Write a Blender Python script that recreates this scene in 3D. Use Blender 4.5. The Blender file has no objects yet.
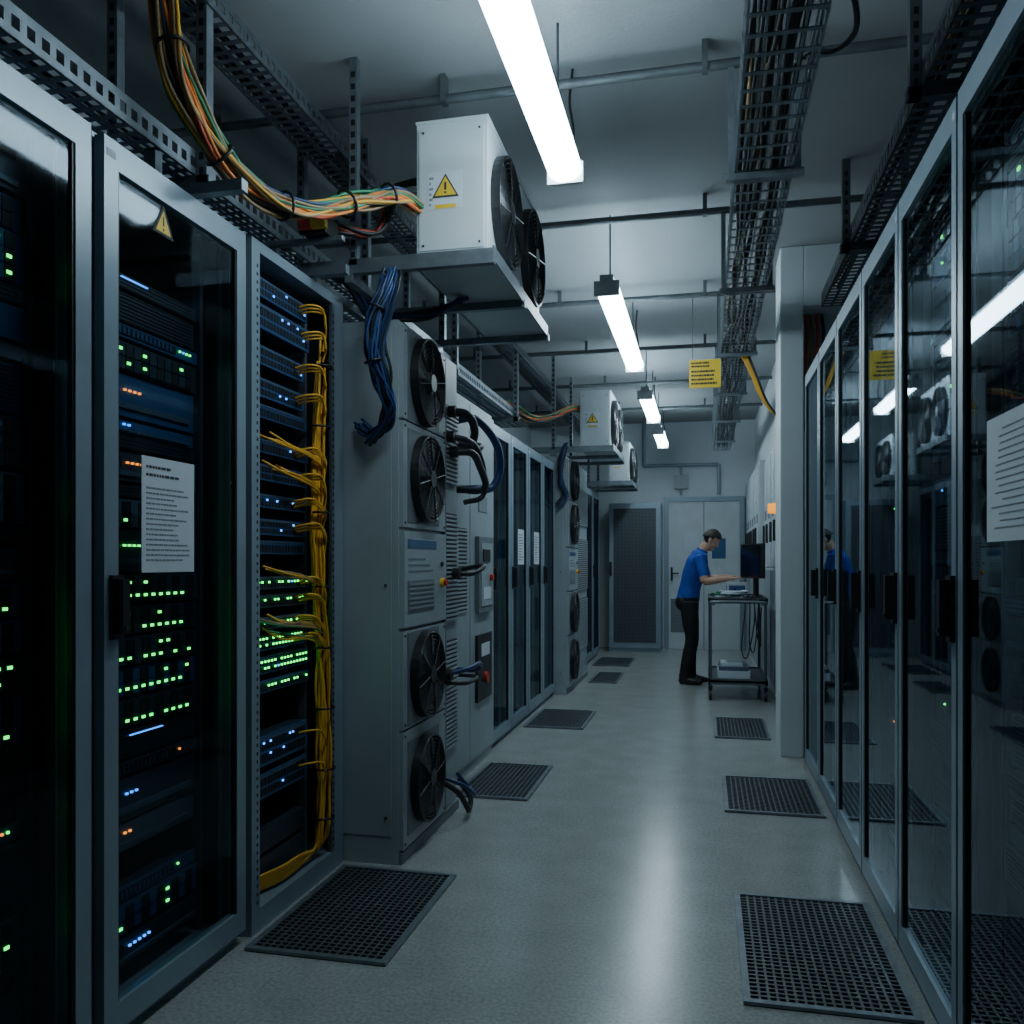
import bpy, math, random
from mathutils import Vector, Matrix
R = random.Random(7)
scene = bpy.context.scene

# ------------------------------------------------------------ materials
MATS = {}
def mat(name, col, rough=0.5, metal=0.0, noise=0.0, nscale=8.0, emit=None, estr=0.0, spec=0.5, bump=0.0, bscale=60):
    m = bpy.data.materials.new(name); m.use_nodes = True
    nt = m.node_tree; b = nt.nodes['Principled BSDF']
    b.inputs['Base Color'].default_value = (*col, 1)
    b.inputs['Roughness'].default_value = rough
    b.inputs['Metallic'].default_value = metal
    b.inputs['Specular IOR Level'].default_value = spec
    tc = nt.nodes.new('ShaderNodeTexCoord')
    if noise > 0:
        n = nt.nodes.new('ShaderNodeTexNoise'); n.inputs['Scale'].default_value = nscale
        n.inputs['Detail'].default_value = 6
        nt.links.new(tc.outputs['Object'], n.inputs['Vector'])
        r = nt.nodes.new('ShaderNodeValToRGB')
        r.color_ramp.elements[0].position = 0.3; r.color_ramp.elements[1].position = 0.7
        r.color_ramp.elements[0].color = (*[c*(1-noise) for c in col], 1)
        r.color_ramp.elements[1].color = (*[min(1, c*(1+noise)) for c in col], 1)
        nt.links.new(n.outputs['Fac'], r.inputs['Fac'])
        nt.links.new(r.outputs['Color'], b.inputs['Base Color'])
    if bump > 0:
        n2 = nt.nodes.new('ShaderNodeTexNoise'); n2.inputs['Scale'].default_value = bscale
        nt.links.new(tc.outputs['Object'], n2.inputs['Vector'])
        bp = nt.nodes.new('ShaderNodeBump'); bp.inputs['Strength'].default_value = bump
        bp.inputs['Distance'].default_value = 0.01
        nt.links.new(n2.outputs['Fac'], bp.inputs['Height'])
        nt.links.new(bp.outputs['Normal'], b.inputs['Normal'])
    if emit:
        b.inputs['Emission Color'].default_value = (*emit, 1)
        b.inputs['Emission Strength'].default_value = estr
    MATS[name] = m
    return m

def glassmat(name, tint, f0, k, gl, rough=0.02):
    """single pane: transparent + glossy, two-sided Schlick fresnel"""
    m = bpy.data.materials.new(name); m.use_nodes = True
    nt = m.node_tree; nt.nodes.clear(); L = nt.links.new
    o = nt.nodes.new('ShaderNodeOutputMaterial')
    mx = nt.nodes.new('ShaderNodeMixShader'); t = nt.nodes.new('ShaderNodeBsdfTransparent')
    g = nt.nodes.new('ShaderNodeBsdfGlossy'); ge = nt.nodes.new('ShaderNodeNewGeometry')
    t.inputs['Color'].default_value = (*tint, 1)
    g.inputs['Roughness'].default_value = rough
    g.inputs['Color'].default_value = (*gl, 1)
    d = nt.nodes.new('ShaderNodeVectorMath'); d.operation = 'DOT_PRODUCT'
    L(ge.outputs['Incoming'], d.inputs[0]); L(ge.outputs['Normal'], d.inputs[1])
    def mth(op, a, b=None, clamp=False):
        n = nt.nodes.new('ShaderNodeMath'); n.operation = op; n.use_clamp = clamp
        for i, v in enumerate((a, b)):
            if v is None: continue
            if isinstance(v, (int, float)): n.inputs[i].default_value = v
            else: L(v, n.inputs[i])
        return n.outputs[0]
    a = mth('ABSOLUTE', d.outputs['Value']); s = mth('SUBTRACT', 1.0, a); p = mth('POWER', s, 5.0)
    q = mth('ADD', mth('MULTIPLY', p, k), f0, True)
    L(q, mx.inputs[0]); L(t.outputs[0], mx.inputs[1]); L(g.outputs[0], mx.inputs[2]); L(mx.outputs[0], o.inputs[0])
    MATS[name] = m

mat('frame', (0.25, 0.325, 0.385), 0.34, 0.25, 0.06, 5)
mat('frame_dark', (0.08, 0.10, 0.125), 0.45, 0.3)
mat('interior', (0.015, 0.021, 0.029), 0.6)
mat('cream', (0.30, 0.355, 0.385), 0.40, 0.0, 0.09, 4)
mat('cream_dark', (0.15, 0.18, 0.20), 0.5, 0.0, 0.06, 4)
mat('acwhite', (0.52, 0.58, 0.61), 0.4, 0.0, 0.05, 6)
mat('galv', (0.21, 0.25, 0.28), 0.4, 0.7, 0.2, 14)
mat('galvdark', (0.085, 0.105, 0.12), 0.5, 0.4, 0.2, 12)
mat('pipe', (0.10, 0.12, 0.13), 0.5, 0.2, 0.2, 12)
mat('black', (0.010, 0.011, 0.013), 0.4)
mat('rubber', (0.016, 0.018, 0.021), 0.5)
mat('wire', (0.05, 0.055, 0.06), 0.35, 0.6)
mat('server', (0.036, 0.052, 0.074), 0.4, 0.3)
mat('server2', (0.085, 0.125, 0.17), 0.4, 0.3)
mat('bluegear', (0.028, 0.095, 0.23), 0.38, 0.2)
mat('port', (0.006, 0.008, 0.010), 0.5)
mat('paper', (0.56, 0.62, 0.68), 0.8, 0, 0.03, 20)
mat('ink', (0.04, 0.045, 0.05), 0.8)
mat('greyink', (0.20, 0.23, 0.26), 0.8)
mat('yellow', (0.75, 0.50, 0.03), 0.5)
mat('ycable', (0.75, 0.38, 0.025), 0.45)
mat('gcable', (0.025, 0.22, 0.11), 0.45)
mat('rcable', (0.50, 0.06, 0.025), 0.45)
mat('ocable', (0.75, 0.22, 0.03), 0.45)
mat('bcable', (0.010, 0.040, 0.13), 0.42)
mat('tcable', (0.30, 0.20, 0.10), 0.5)
mat('red', (0.5, 0.03, 0.02), 0.4)
mat('amber', (0.8, 0.3, 0.02), 0.4, emit=(1, .35, .03), estr=1.2)
mat('ledg', (0.05, 0.6, 0.1), 0.4, emit=(0.04, 1, 0.12), estr=4.5)
mat('ledb', (0.05, 0.2, 0.6), 0.4, emit=(0.04, 0.28, 1), estr=3.5)
mat('ledo', (0.6, 0.2, 0.05), 0.4, emit=(1, 0.25, 0.03), estr=3)
mat('tube', (0.9, 0.95, 1), 0.4, emit=(0.70, 0.90, 1.0), estr=27)
mat('fixture', (0.5, 0.53, 0.55), 0.4)
mat('wall', (0.36, 0.41, 0.44), 0.7, 0, 0.05, 2, bump=0.1)
mat('whitewall', (0.58, 0.64, 0.67), 0.6, 0, 0.05, 2, bump=0.1)
mat('ceil', (0.28, 0.30, 0.31), 0.8, 0, 0.05, 1.2, bump=0.1)
mat('pit', (0.008, 0.010, 0.012), 0.7)
mat('gratemetal', (0.12, 0.14, 0.155), 0.4, 0.6, 0.1, 20)
mat('mesh_door', (0.10, 0.12, 0.14), 0.5, 0.3)
mat('skin', (0.50, 0.29, 0.20), 0.55, 0, 0.05, 20)
mat('hair', (0.016, 0.011, 0.008), 0.6, 0, 0.3, 60)
mat('shirt', (0.010, 0.06, 0.36), 0.8, 0, 0.12, 15)
mat('pants', (0.010, 0.011, 0.015), 0.85, 0, 0.1, 15)
mat('shoe', (0.01, 0.01, 0.01), 0.4)
mat('eyewhite', (0.7, 0.7, 0.7), 0.3)
mat('screen', (0.008, 0.01, 0.013), 0.15)
glassmat('glass_left', (0.60, 0.69, 0.74), 0.045, 0.8, (.40, .48, .55), 0.05)
glassmat('glass_right', (0.52, 0.61, 0.67), 0.12, 0.85, (.68, .79, .86), 0.02)

# floor material
m = bpy.data.materials.new('floor_vinyl'); m.use_nodes = True
nt = m.node_tree; b = nt.nodes['Principled BSDF']
tc = nt.nodes.new('ShaderNodeTexCoord')
def ramp(a, b2, p0, p1):
    r = nt.nodes.new('ShaderNodeValToRGB')
    r.color_ramp.elements[0].color = (*a, 1); r.color_ramp.elements[1].color = (*b2, 1)
    r.color_ramp.elements[0].position = p0; r.color_ramp.elements[1].position = p1
    return r
n1 = nt.nodes.new('ShaderNodeTexNoise'); n1.inputs['Scale'].default_value = 5; n1.inputs['Detail'].default_value = 6
n2 = nt.nodes.new('ShaderNodeTexNoise'); n2.inputs['Scale'].default_value = 80; n2.inputs['Detail'].default_value = 3
r1 = ramp((0.315, 0.335, 0.325), (0.385, 0.405, 0.395), 0.25, 0.75)
r2 = ramp((0.72, 0.72, 0.72), (1.04, 1.04, 1.04), 0.30, 0.62)
mx = nt.nodes.new('ShaderNodeMix'); mx.data_type = 'RGBA'; mx.blend_type = 'MULTIPLY'; mx.inputs[0].default_value = 1
for n in (n1, n2): nt.links.new(tc.outputs['Object'], n.inputs['Vector'])
nt.links.new(n1.outputs['Fac'], r1.inputs['Fac']); nt.links.new(n2.outputs['Fac'], r2.inputs['Fac'])
nt.links.new(r1.outputs['Color'], mx.inputs[6]); nt.links.new(r2.outputs['Color'], mx.inputs[7])
nt.links.new(mx.outputs[2], b.inputs['Base Color'])
b.inputs['Roughness'].default_value = 0.23
b.inputs['Specular IOR Level'].default_value = 0.8
MATS['floor'] = m

# ------------------------------------------------------------ mesh builder
def catmull(pts, n=8):
    P = [Vector(p) for p in pts]
    if len(P) < 3: return P
    P = [P[0]*2-P[1]] + P + [P[-1]*2-P[-2]]
    out = []
    for i in range(1, len(P)-2):
        for k in range(n):
            t = k/n; a, b_, c, d = P[i-1], P[i], P[i+1], P[i+2]
            out.append(0.5*((2*b_)+(c-a)*t+(2*a-5*b_+4*c-d)*t*t+(3*b_-a-3*c+d)*t**3))
    out.append(P[-2]); return out

class MB:
    def __init__(s): s.v = []; s.f = []; s.m = []; s.sm = []; s.names = []
    def mi(s, name):
        if name not in s.names: s.names.append(name)
        return s.names.index(name)
    def add(s, vs, fs, mname, smooth=False):
        o = len(s.v); s.v += [tuple(v) for v in vs]; k = s.mi(mname)
        for f in fs: s.f.append(tuple(i+o for i in f)); s.m.append(k); s.sm.append(smooth)
    def box(s, x0, x1, y0, y1, z0, z1, m):
        if x0 > x1: x0, x1 = x1, x0
        if y0 > y1: y0, y1 = y1, y0
        if z0 > z1: z0, z1 = z1, z0
        vs = [(x0,y0,z0),(x1,y0,z0),(x1,y1,z0),(x0,y1,z0),(x0,y0,z1),(x1,y0,z1),(x1,y1,z1),(x0,y1,z1)]
        s.add(vs, [(0,3,2,1),(4,5,6,7),(0,1,5,4),(1,2,6,5),(2,3,7,6),(3,0,4,7)], m)
    def tube(s, pts, r, m, seg=6, closed=False, caps=True):
        P = [Vector(p) for p in pts]; n = len(P)
        if n < 2: return
        rr = r if isinstance(r, (list, tuple)) else [r]*n
        vs = []; up = None
        for i in range(n):
            if closed: T = (P[(i+1) % n]-P[i-1])
            else: T = P[min(i+1, n-1)]-P[max(i-1, 0)]
            if T.length < 1e-9: T = Vector((0, 0, 1))
            T.normalize()
            if up is None:
                a = Vector((0,0,1)) if abs(T.z) < .9 else Vector((1,0,0))
                up = (a-T*a.dot(T)).normalized()
            else:
                up = up-T*up.dot(T)
                if up.length < 1e-6: up = T.orthogonal()
                up.normalize()
            sd = T.cross(up)
            for k in range(seg):
                a = 2*math.pi*k/seg
                vs.append(P[i]+(up*math.cos(a)+sd*math.sin(a))*rr[i])
        fs = []
        for i in range(n if closed else n-1):
            j = (i+1) % n
            for k in range(seg):
                k2 = (k+1) % seg
                fs.append((i*seg+k, i*seg+k2, j*seg+k2, j*seg+k))
        s.add(vs, fs, m, seg > 4)
        if caps and not closed:
            s.add(vs[:seg], [tuple(range(seg))[::-1]], m); s.add(vs[-seg:], [tuple(range(seg))], m)
    def cyl(s, p0, p1, r, m, seg=20, r2=None):
        s.tube([p0, p1], [r, r if r2 is None else r2], m, seg)
    def ring(s, c, ax, Rr, r, m, seg=32, ts=4):
        a = Vector(ax).normalized(); u = a.orthogonal().normalized(); w = a.cross(u); c = Vector(c)
        s.tube([c+(u*math.cos(2*math.pi*i/seg)+w*math.sin(2*math.pi*i/seg))*Rr for i in range(seg)], r, m, ts, True)
    def wallring(s, c, ax, Ro, Ri, L, m, seg=36):
        a = Vector(ax).normalized(); u = a.orthogonal().normalized(); w = a.cross(u); c = Vector(c); vs = []
        for i in range(seg):
            d = u*math.cos(2*math.pi*i/seg)+w*math.sin(2*math.pi*i/seg)
            vs += [c+d*Ro, c+d*Ro+a*L, c+d*Ri+a*L, c+d*Ri]
        fs = []
        for i in range(seg):
            j = (i+1) % seg
            for k in range(4): fs.append((i*4+k, j*4+k, j*4+(k+1) % 4, i*4+(k+1) % 4))
        s.add(vs, fs, m, False)
    def finish(s, name, bevel=0, parent=None):
        me = bpy.data.meshes.new(name); me.from_pydata(s.v, [], s.f)
        for n in s.names: me.materials.append(MATS[n])
        me.polygons.foreach_set('material_index', s.m)
        me.polygons.foreach_set('use_smooth', s.sm); me.update()
        ob = bpy.data.objects.new(name, me); scene.collection.objects.link(ob)
        if bevel:
            bv = ob.modifiers.new('bevel', 'BEVEL'); bv.width = bevel; bv.segments = 2; bv.limit_method = 'ANGLE'; bv.angle_limit = 1.0
        if parent: ob.parent = parent
        return ob

def fan(mb, c, sx, Rr, depth=0.05, blades=7):
    """axial fan facing sx*X, back face of housing at c"""
    c = Vector(c); ax = Vector((sx, 0, 0))
    mb.cyl(c, c+ax*0.006, Rr*0.98, 'port', 32)
    mb.wallring(c, ax, Rr, Rr*0.94, depth, 'black')
    mb.cyl(c, c+ax*depth*0.8, Rr*0.26, 'black', 20)
    for i in range(blades):
        a0 = 2*math.pi*i/blades; n = 5; vs = []
        for k in range(n):
            rr = Rr*(0.24+0.67*k/(n-1)); sweep = 0.25*k/(n-1)
            for e, w in ((0, -0.30), (1, 0.30)):
                a = a0+sweep+w
                vs.append(c+ax*(depth*(0.68 if e else 0.30))+Vector((0, math.cos(a)*rr, math.sin(a)*rr)))
        fs = [(2*k, 2*k+1, 2*k+3, 2*k+2) for k in range(n-1)]
        mb.add(vs, fs, 'galvdark', True)
    for k in range(1, 11):
        mb.ring(c+ax*depth, ax, Rr*(0.12+0.084*k), 0.0024, 'wire', 32, 4)
    for i in range(8):
        a = math.pi*2*i/8+0.2
        d = Vector((0, math.cos(a), math.sin(a)))
        mb.cyl(c+ax*(depth+.003)+d*Rr*.1, c+ax*(depth+.003)+d*Rr*.97, 0.003, 'wire', 4)
    mb.cyl(c+ax*depth*.9, c+ax*(depth+.006), Rr*0.2, 'black', 20)

def text_block(mb, ax, pos, u0, u1, z0, z1, lines, m='ink', seed=1, th=.34):
    r = random.Random(seed); h = (z1-z0)/lines
    for i in range(lines):
        zz = z1-(i+.8)*h; u = u0
        L = (u1-u0)*r.uniform(.55, 1.0)
        while u < u0+L-.004:
            w = min(r.uniform(.006, .022), u0+L-u)
            if ax == 'X': mb.box(pos[0], pos[1], u, u+w, zz, zz+h*th, m)
            else: mb.box(u, u+w, pos[0], pos[1], zz, zz+h*.45, m)
            u += w+.004

def servers(mb, sx, xf, y0, y1, z0, z1, seed, style=0, green=()):
    """stack of rack servers facing sx"""
    r = random.Random(seed); z = z0
    while z < z1-0.05:
        isg = any(a <= z+.04 <= b_ for a, b_ in green)
        h = r.choice([.044, .044, .088, .088, .13]) if not isg else .088
        if z+h > z1: break
        if r.random() < .05 and not isg: z += h+.01; continue
        bm_ = r.choice(['server', 'bluegear', 'server2', 'server', 'server'])
        off = r.uniform(0, .02)
        X = xf-sx*off
        mb.box(X, X-sx*.55, y0+.02, y1-.02, z+.003, z+h-.003, 'server')
        mb.box(X, X+sx*.012, y0, y1, z+.003, z+h-.003, bm_)
        W = y1-y0; XX = X+sx*.012
        kind = r.randrange(4)
        nrow = max(1, int(h/.04))
        if isg: kind = 0
        if kind == 0:
            n = 12; lc = 'ledg' if isg or r.random() < .5 else 'ledb'
            for q in range(nrow):
                zz = z+.006+q*(h-.012)/nrow; hh = (h-.012)/nrow-.004
                for i in range(n):
                    ya = y0+.03+i*(W-.06)/n; yb = ya+(W-.06)/n-.004
                    mb.box(XX, XX+sx*.006, ya, yb, zz, zz+hh, 'port' if i % 2 else bm_)
                    if isg and q == 0 and 0 < i < 11 and r.random() < .85 or r.random() < .10+.25*style:
                        mb.box(XX+sx*.006, XX+sx*.009, ya+.004, ya+.018, zz+hh*.4, zz+hh*.4+.008, lc)
        elif kind == 1:
            mb.box(XX, XX+sx*.004, y0+.04, y1-.12, z+h*.25, z+h*.8, 'port')
            for i in range(int((W-.16)/.02)):
                mb.box(XX+sx*.004, XX+sx*.006, y0+.045+i*.02, y0+.055+i*.02, z+h*.3, z+h*.75, bm_)
            for i in range(r.randrange(1, 5) if style >= 0 else r.randrange(0, 2)):
                mb.box(XX, XX+sx*.005, y1-.10+i*.018, y1-.094+i*.018, z+h*.5, z+h*.5+.006, r.choice(['ledg', 'ledb', 'ledg', 'ledo']))
        elif kind == 2:
            mb.box(XX, XX+sx*.008, y0+.03, y1-.03, z+h*.2, z+h*.34, 'server2')
            mb.box(XX, XX+sx*.008, y0+.03, y0+.12, z+h*.45, z+h*.8, 'port')
            n = r.randrange(2, 9) if style >= 0 else r.randrange(0, 3); c0 = r.choice(['ledb', 'ledg', 'ledo', 'ledb'])
            for i in range(n):
                mb.box(XX, XX+sx*.006, y0+.15+i*.022, y0+.158+i*.022, z+h*.6, z+h*.6+.006, c0)
        else:
            for i in range(int(h/.011)): mb.box(XX, XX+sx*.003, y0+.02, y1-.02, z+.006+i*.011, z+.010+i*.011, 'port')
            if r.random() < .5 and style >= 0:
                a = y0+W*r.uniform(.1, .4); mb.box(XX, XX+sx*.006, a, a+W*r.uniform(.1, .4), z+h*.75, z+h*.75+.003, 'ledb')
        z += h+r.choice([.002, .002, .006])

def handle(mb, sx, xf, y, z):
    mb.box(xf, xf+sx*.012, y-.022, y+.022, z-.085, z+.085, 'black')
    mb.box(xf+sx*.012, xf+sx*.036, y-.015, y+.015, z-.07, z+.075, 'black')
    mb.cyl((xf+sx*.010, y, z-.055), (xf+sx*.039, y, z-.055), .008, 'wire', 10)

def cabinet(sx, xf, y0, y1, zt, seed, gl, handle_y=None, green=(), depth=.95, style=0, stile=.055, fm='frame', plinth=.06, recess=.13):
    mb = MB(); xi = xf-sx*.035; xb = xf-sx*depth
    mb.box(xi, xb, y0, y0+.02, 0, zt, fm); mb.box(xi, xb, y1-.02, y1, 0, zt, fm)
    mb.box(xi-sx*.06, xb, y0+.02, y0+.024, plinth, zt-.03, 'interior'); mb.box(xi-sx*.06, xb, y1-.024, y1-.02, plinth, zt-.03, 'interior')
    mb.box(xb, xb+sx*.02, y0+.02, y1-.02, 0, zt, 'interior')
    mb.box(xi, xb, y0+.02, y1-.02, zt-.03, zt, fm)
    mb.box(xi-sx*.02, xb, y0+.02, y1-.02, zt-.035, zt-.03, 'interior')
    mb.box(xi, xb, y0+.02, y1-.02, 0, plinth, fm)
    mb.box(xi, xi-sx*.03, y0+.02, y0+.045, plinth, zt-.03, 'frame_dark'); mb.box(xi, xi-sx*.03, y1-.045, y1-.02, plinth, zt-.03, 'frame_dark')
    g = .004; xo = xf; xn = xf-sx*.03
    ya, yb = y0+g, y1-g; za, zb = .045, zt-.01
    mb.box(xn, xo, ya, ya+stile, za, zb, fm); mb.box(xn, xo, yb-stile, yb, za, zb, fm)
    mb.box(xn, xo, ya+stile, yb-stile, zb-.075, zb, fm); mb.box(xn, xo, ya+stile, yb-stile, za, za+.075, fm)
    for (a, b_) in ((ya+stile, ya+stile+.008), (yb-stile-.008, yb-stile)):
        mb.box(xo-sx*.004, xo-sx*.022, a, b_, za+.075, zb-.075, 'black')
    xg = xo-sx*.010
    q = [(xg, ya+stile+.001, za+.076), (xg, yb-stile-.001, za+.076), (xg, yb-stile-.001, zb-.076), (xg, ya+stile+.001, zb-.076)]
    mb.add(q if sx > 0 else q[::-1], [(0,1,2,3)], gl)
    for hz in (.35, zt*.5+.3, zt-.35):
        mb.cyl((xo-sx*.01, yb+.001, hz-.03), (xo-sx*.01, yb+.001, hz+.03), .007, 'wire', 8)
    rx = xf-sx*recess
    for yy in (y0+.055, y1-.075):
        mb.box(rx, rx-sx*.03, yy, yy+.02, plinth, zt-.04, 'frame_dark')
    w = min(.5, y1-y0-.12); yc = (y0+y1)/2
    servers(mb, sx, rx, yc-w/2, yc+w/2, plinth+.06, zt-.1, seed, style, green)
    if handle_y is not None: handle(mb, sx, xo, handle_y, 1.18)
    mb.box(xo, xo+sx*.001, ya+.01, ya+stile-.01, zb-.05, zb-.03, 'paper')
    mb.finish('server_cabinet')

H = 3.4
# ------------------------------------------------------------ room shell
def single(name, args, m):
    mb = MB(); mb.box(*args, m); return mb.finish(name)
single('floor', (-2.75, 1.75, -2.1, 13.1, -.1, 0), 'floor')
single('ceiling', (-2.75, 1.75, -2.1, 13.1, H, H+.1), 'ceil')
single('wall_left', (-2.75, -2.65, -2.1, 13.1, 0, H), 'wall')
mb = MB(); mb.box(1.65, 1.75, -2.1, 6.2, 0, H, 'wall'); mb.box(.64, 1.75, 6.2, 6.3, 0, H, 'whitewall'); mb.box(.72, .82, 6.3, 13.0, 0, H, 'whitewall')
mb.finish('wall_right')
single('wall_back', (-2.75, 1.75, 13.0, 13.1, 0, H), 'whitewall')
single('wall_front', (-2.75, 1.75, -2.2, -2.1, 0, H), 'wall')
mb = MB(); mb.box(.49, .64, 5.93, 6.3, 0, H, 'whitewall'); mb.finish('pillar', .006)
mb = MB(); mb.box(.64, 1.65, 5.93, 6.2, 3.0, H, 'whitewall'); mb.finish('ceiling_beam', .006)

# ------------------------------------------------------------ left row
cabinet(1, -1.53, .50, 1.195, 2.43, 3, 'glass_left', .55)
cabinet(1, -1.53, 1.205, 1.885, 2.43, 11, 'glass_left', 1.25, green=((1.0, 1.15),), style=.5)
cabinet(1, -1.53, 1.925, 2.635, 2.43, 23, 'glass_left', 1.97, green=((.82, 1.25),), style=.5)
mb = MB(); mb.box(-1.54+.001, -1.537, 2.09, 2.34, 1.27, 1.60, 'paper')
text_block(mb, 'X', (-1.5372, -1.5362), 2.11, 2.28, 1.54, 1.585, 2, 'ink', 4)
text_block(mb, 'X', (-1.5372, -1.5362), 2.11, 2.32, 1.30, 1.52, 15, 'greyink', 5)
mb.finish('paper_notice')
mb = MB()  # reflection of the AC warning sign, drawn as flat shapes on the glass
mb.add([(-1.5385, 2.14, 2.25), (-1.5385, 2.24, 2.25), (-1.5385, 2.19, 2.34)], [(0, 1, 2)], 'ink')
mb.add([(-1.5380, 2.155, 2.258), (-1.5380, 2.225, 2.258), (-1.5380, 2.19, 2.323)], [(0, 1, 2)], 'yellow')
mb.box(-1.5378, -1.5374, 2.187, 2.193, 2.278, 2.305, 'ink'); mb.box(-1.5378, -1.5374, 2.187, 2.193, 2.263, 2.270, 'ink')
mb.finish('warning_sign_reflection')

# open rack
mb = MB(); y0, y1, zt, xf = 2.67, 3.43, 2.43, -1.53
mb.box(xf, xf-.95, y0, y0+.02, 0, zt, 'frame'); mb.box(xf, xf-.95, y1-.02, y1, 0, zt, 'frame')
mb.box(xf-.03, xf-.95, y0+.02, y0+.025, .06, zt-.03, 'interior'); mb.box(xf-.03, xf-.95, y1-.025, y1-.02, .06, zt-.03, 'interior')
mb.box(xf-.93, xf-.95, y0+.02, y1-.02, 0, zt, 'interior')
mb.box(xf, xf-.95, y0+.02, y1-.02, zt-.04, zt, 'frame'); mb.box(xf, xf-.95, y0+.02, y1-.02, 0, .08, 'frame')
mb.box(xf, xf-.03, y0+.02, y0+.055, .08, zt-.04, 'frame'); mb.box(xf, xf-.03, y1-.09, y1-.02, .08, zt-.04, 'frame')
mb.box(xf+.002, xf-.01, y1-.115, y1-.09, .08, zt-.04, 'galv')
for i in range(78):
    zz = .1+i*.029
    mb.box(xf+.002, xf+.0035, y1-.108, y1-.098, zz, zz+.012, 'port')
    mb.box(xf+.0005, xf+.001, y0+.032, y0+.042, zz, zz+.012, 'port')
mb.box(-1.60, -1.63, 2.735, 2.755, .08, zt-.04, 'galv'); mb.box(-1.60, -1.63, 3.21, 3.23, .08, zt-.04, 'galv')
gear = [(2.27,.07),(2.15,.09),(2.03,.07),(1.91,.07),(1.83,.05),(1.70,.05),(1.60,.06),(1.50,.05),(1.40,.06),(1.33,.05),
        (1.20,.045),(1.13,.05),(1.05,.045),(.97,.06),(.89,.06),(.82,.045),(.55,.11),(.43,.09)]
r = random.Random(5)
for k, (z, h) in enumerate(gear):
    g1, g2 = 2.745, 3.19
    xg = -1.585+r.uniform(-.01, .015)
    mb.box(xg-.012, xg-.45, g1+.01, g2-.01, z, z+h, 'server')
    mb.box(xg, xg-.012, g1, g2, z, z+h, 'bluegear' if k not in (10, 11, 12) else 'server2')
    mb.box(xg, xg+.003, g1+.01, g2-.01, z+h*.84, z+h*.92, 'server2')
    rows = 2 if h > .055 else 1
    for q in range(rows):
        for i in range(16):
            ya = g1+.03+i*.025
            za = z+h*(.12+.4*q); zb = za+h*(.3 if rows == 2 else .55)
            mb.box(xg, xg+.002, ya, ya+.018, za, zb, 'port')
            p = .75 if k in (13, 14) else (.5 if k in (10, 11, 12, 15) else .06)
            if r.random() < p:
                mb.box(xg+.002, xg+.006, ya+.004, ya+.013, zb-.008, zb-.001, 'ledg' if k in (10,11,12,13,14,15) and r.random() < .95 else 'ledb')
mb.box(-1.6, -2.4, 2.75, 3.2, .12, .20, 'server'); mb.box(-1.6, -2.4, 2.75, 3.2, .22, .30, 'server')
mb.finish('open_server_rack', .0015)

# yellow patch cables: trunk + combed drops
mb = MB(); r = random.Random(9)
for k in range(13):
    pts = []; oy = r.uniform(-.035, .035); ox = r.uniform(-.02, .02)
    top = r.uniform(1.9, 2.3)
    for i in range(13):
        z = top-(top-.2)*i/12
        pts.append((-1.535+ox+r.uniform(-.008, .008), 3.225+oy+.03*math.sin(z*3.1)+r.uniform(-.012, .012), z))
    pts += [(-1.55, 3.22+oy, .13), (-1.56, 3.12+oy, .105+k*.003), (-1.56, 2.95, .10+k*.004), (-1.60, 2.80, .10+k*.004)]
    mb.tube(catmull(pts, 5), .0058, 'ycable', 5)
for (z, h) in gear:
    if z in (.82, .89, 1.83, 1.33): continue
    n = 3
    if z in (.55, .43): n = 1
    yb_ = r.uniform(3.04, 3.12); sag = r.uniform(-.01, .03); dn = r.uniform(.08, .16); zz = z+h*.6
    for k in range(n):
        ys = yb_+k*.012; o = k*.010
        pts = [(-1.59, ys, zz-o), (-1.54, ys+.01, zz+.012-o), (-1.505, ys+.05, zz+.015-o-sag*.5), (-1.505, 3.20, zz-sag-.02-o), (-1.52, 3.235, zz-sag-dn*.5), (-1.535, 3.24, zz-sag-dn)]
        mb.tube(catmull(pts, 6), .0045, 'ycable', 5)
for (za, n) in ((1.77, 5), (1.66, 4), (1.28, 4), (1.10, 6), (1.05, 3)):
    for k in range(n):
        ys = 2.76+r.uniform(0, .2)
        mb.tube(catmull([(-1.58, ys, za+r.uniform(-.015, .015)), (-1.52, ys+.06, za-.03+r.uniform(-.01, .01)), (-1.515, 3.1, za-.05+r.uniform(-.01, .01)), (-1.53, 3.22, za-.09)], 6), .0045, 'ycable' if za > 1.6 else r.choice(['gcable', 'tcable', 'ycable']), 5)
for z in (2.1, 1.85, 1.5, 1.2, .95, .7, .45, .25):
    mb.ring((-1.535, 3.225+.03*math.sin(z*3.1), z), (0, 0, 1), .044, .005, 'black', 14, 5)
mb.finish('patch_cable_bundle')

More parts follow.
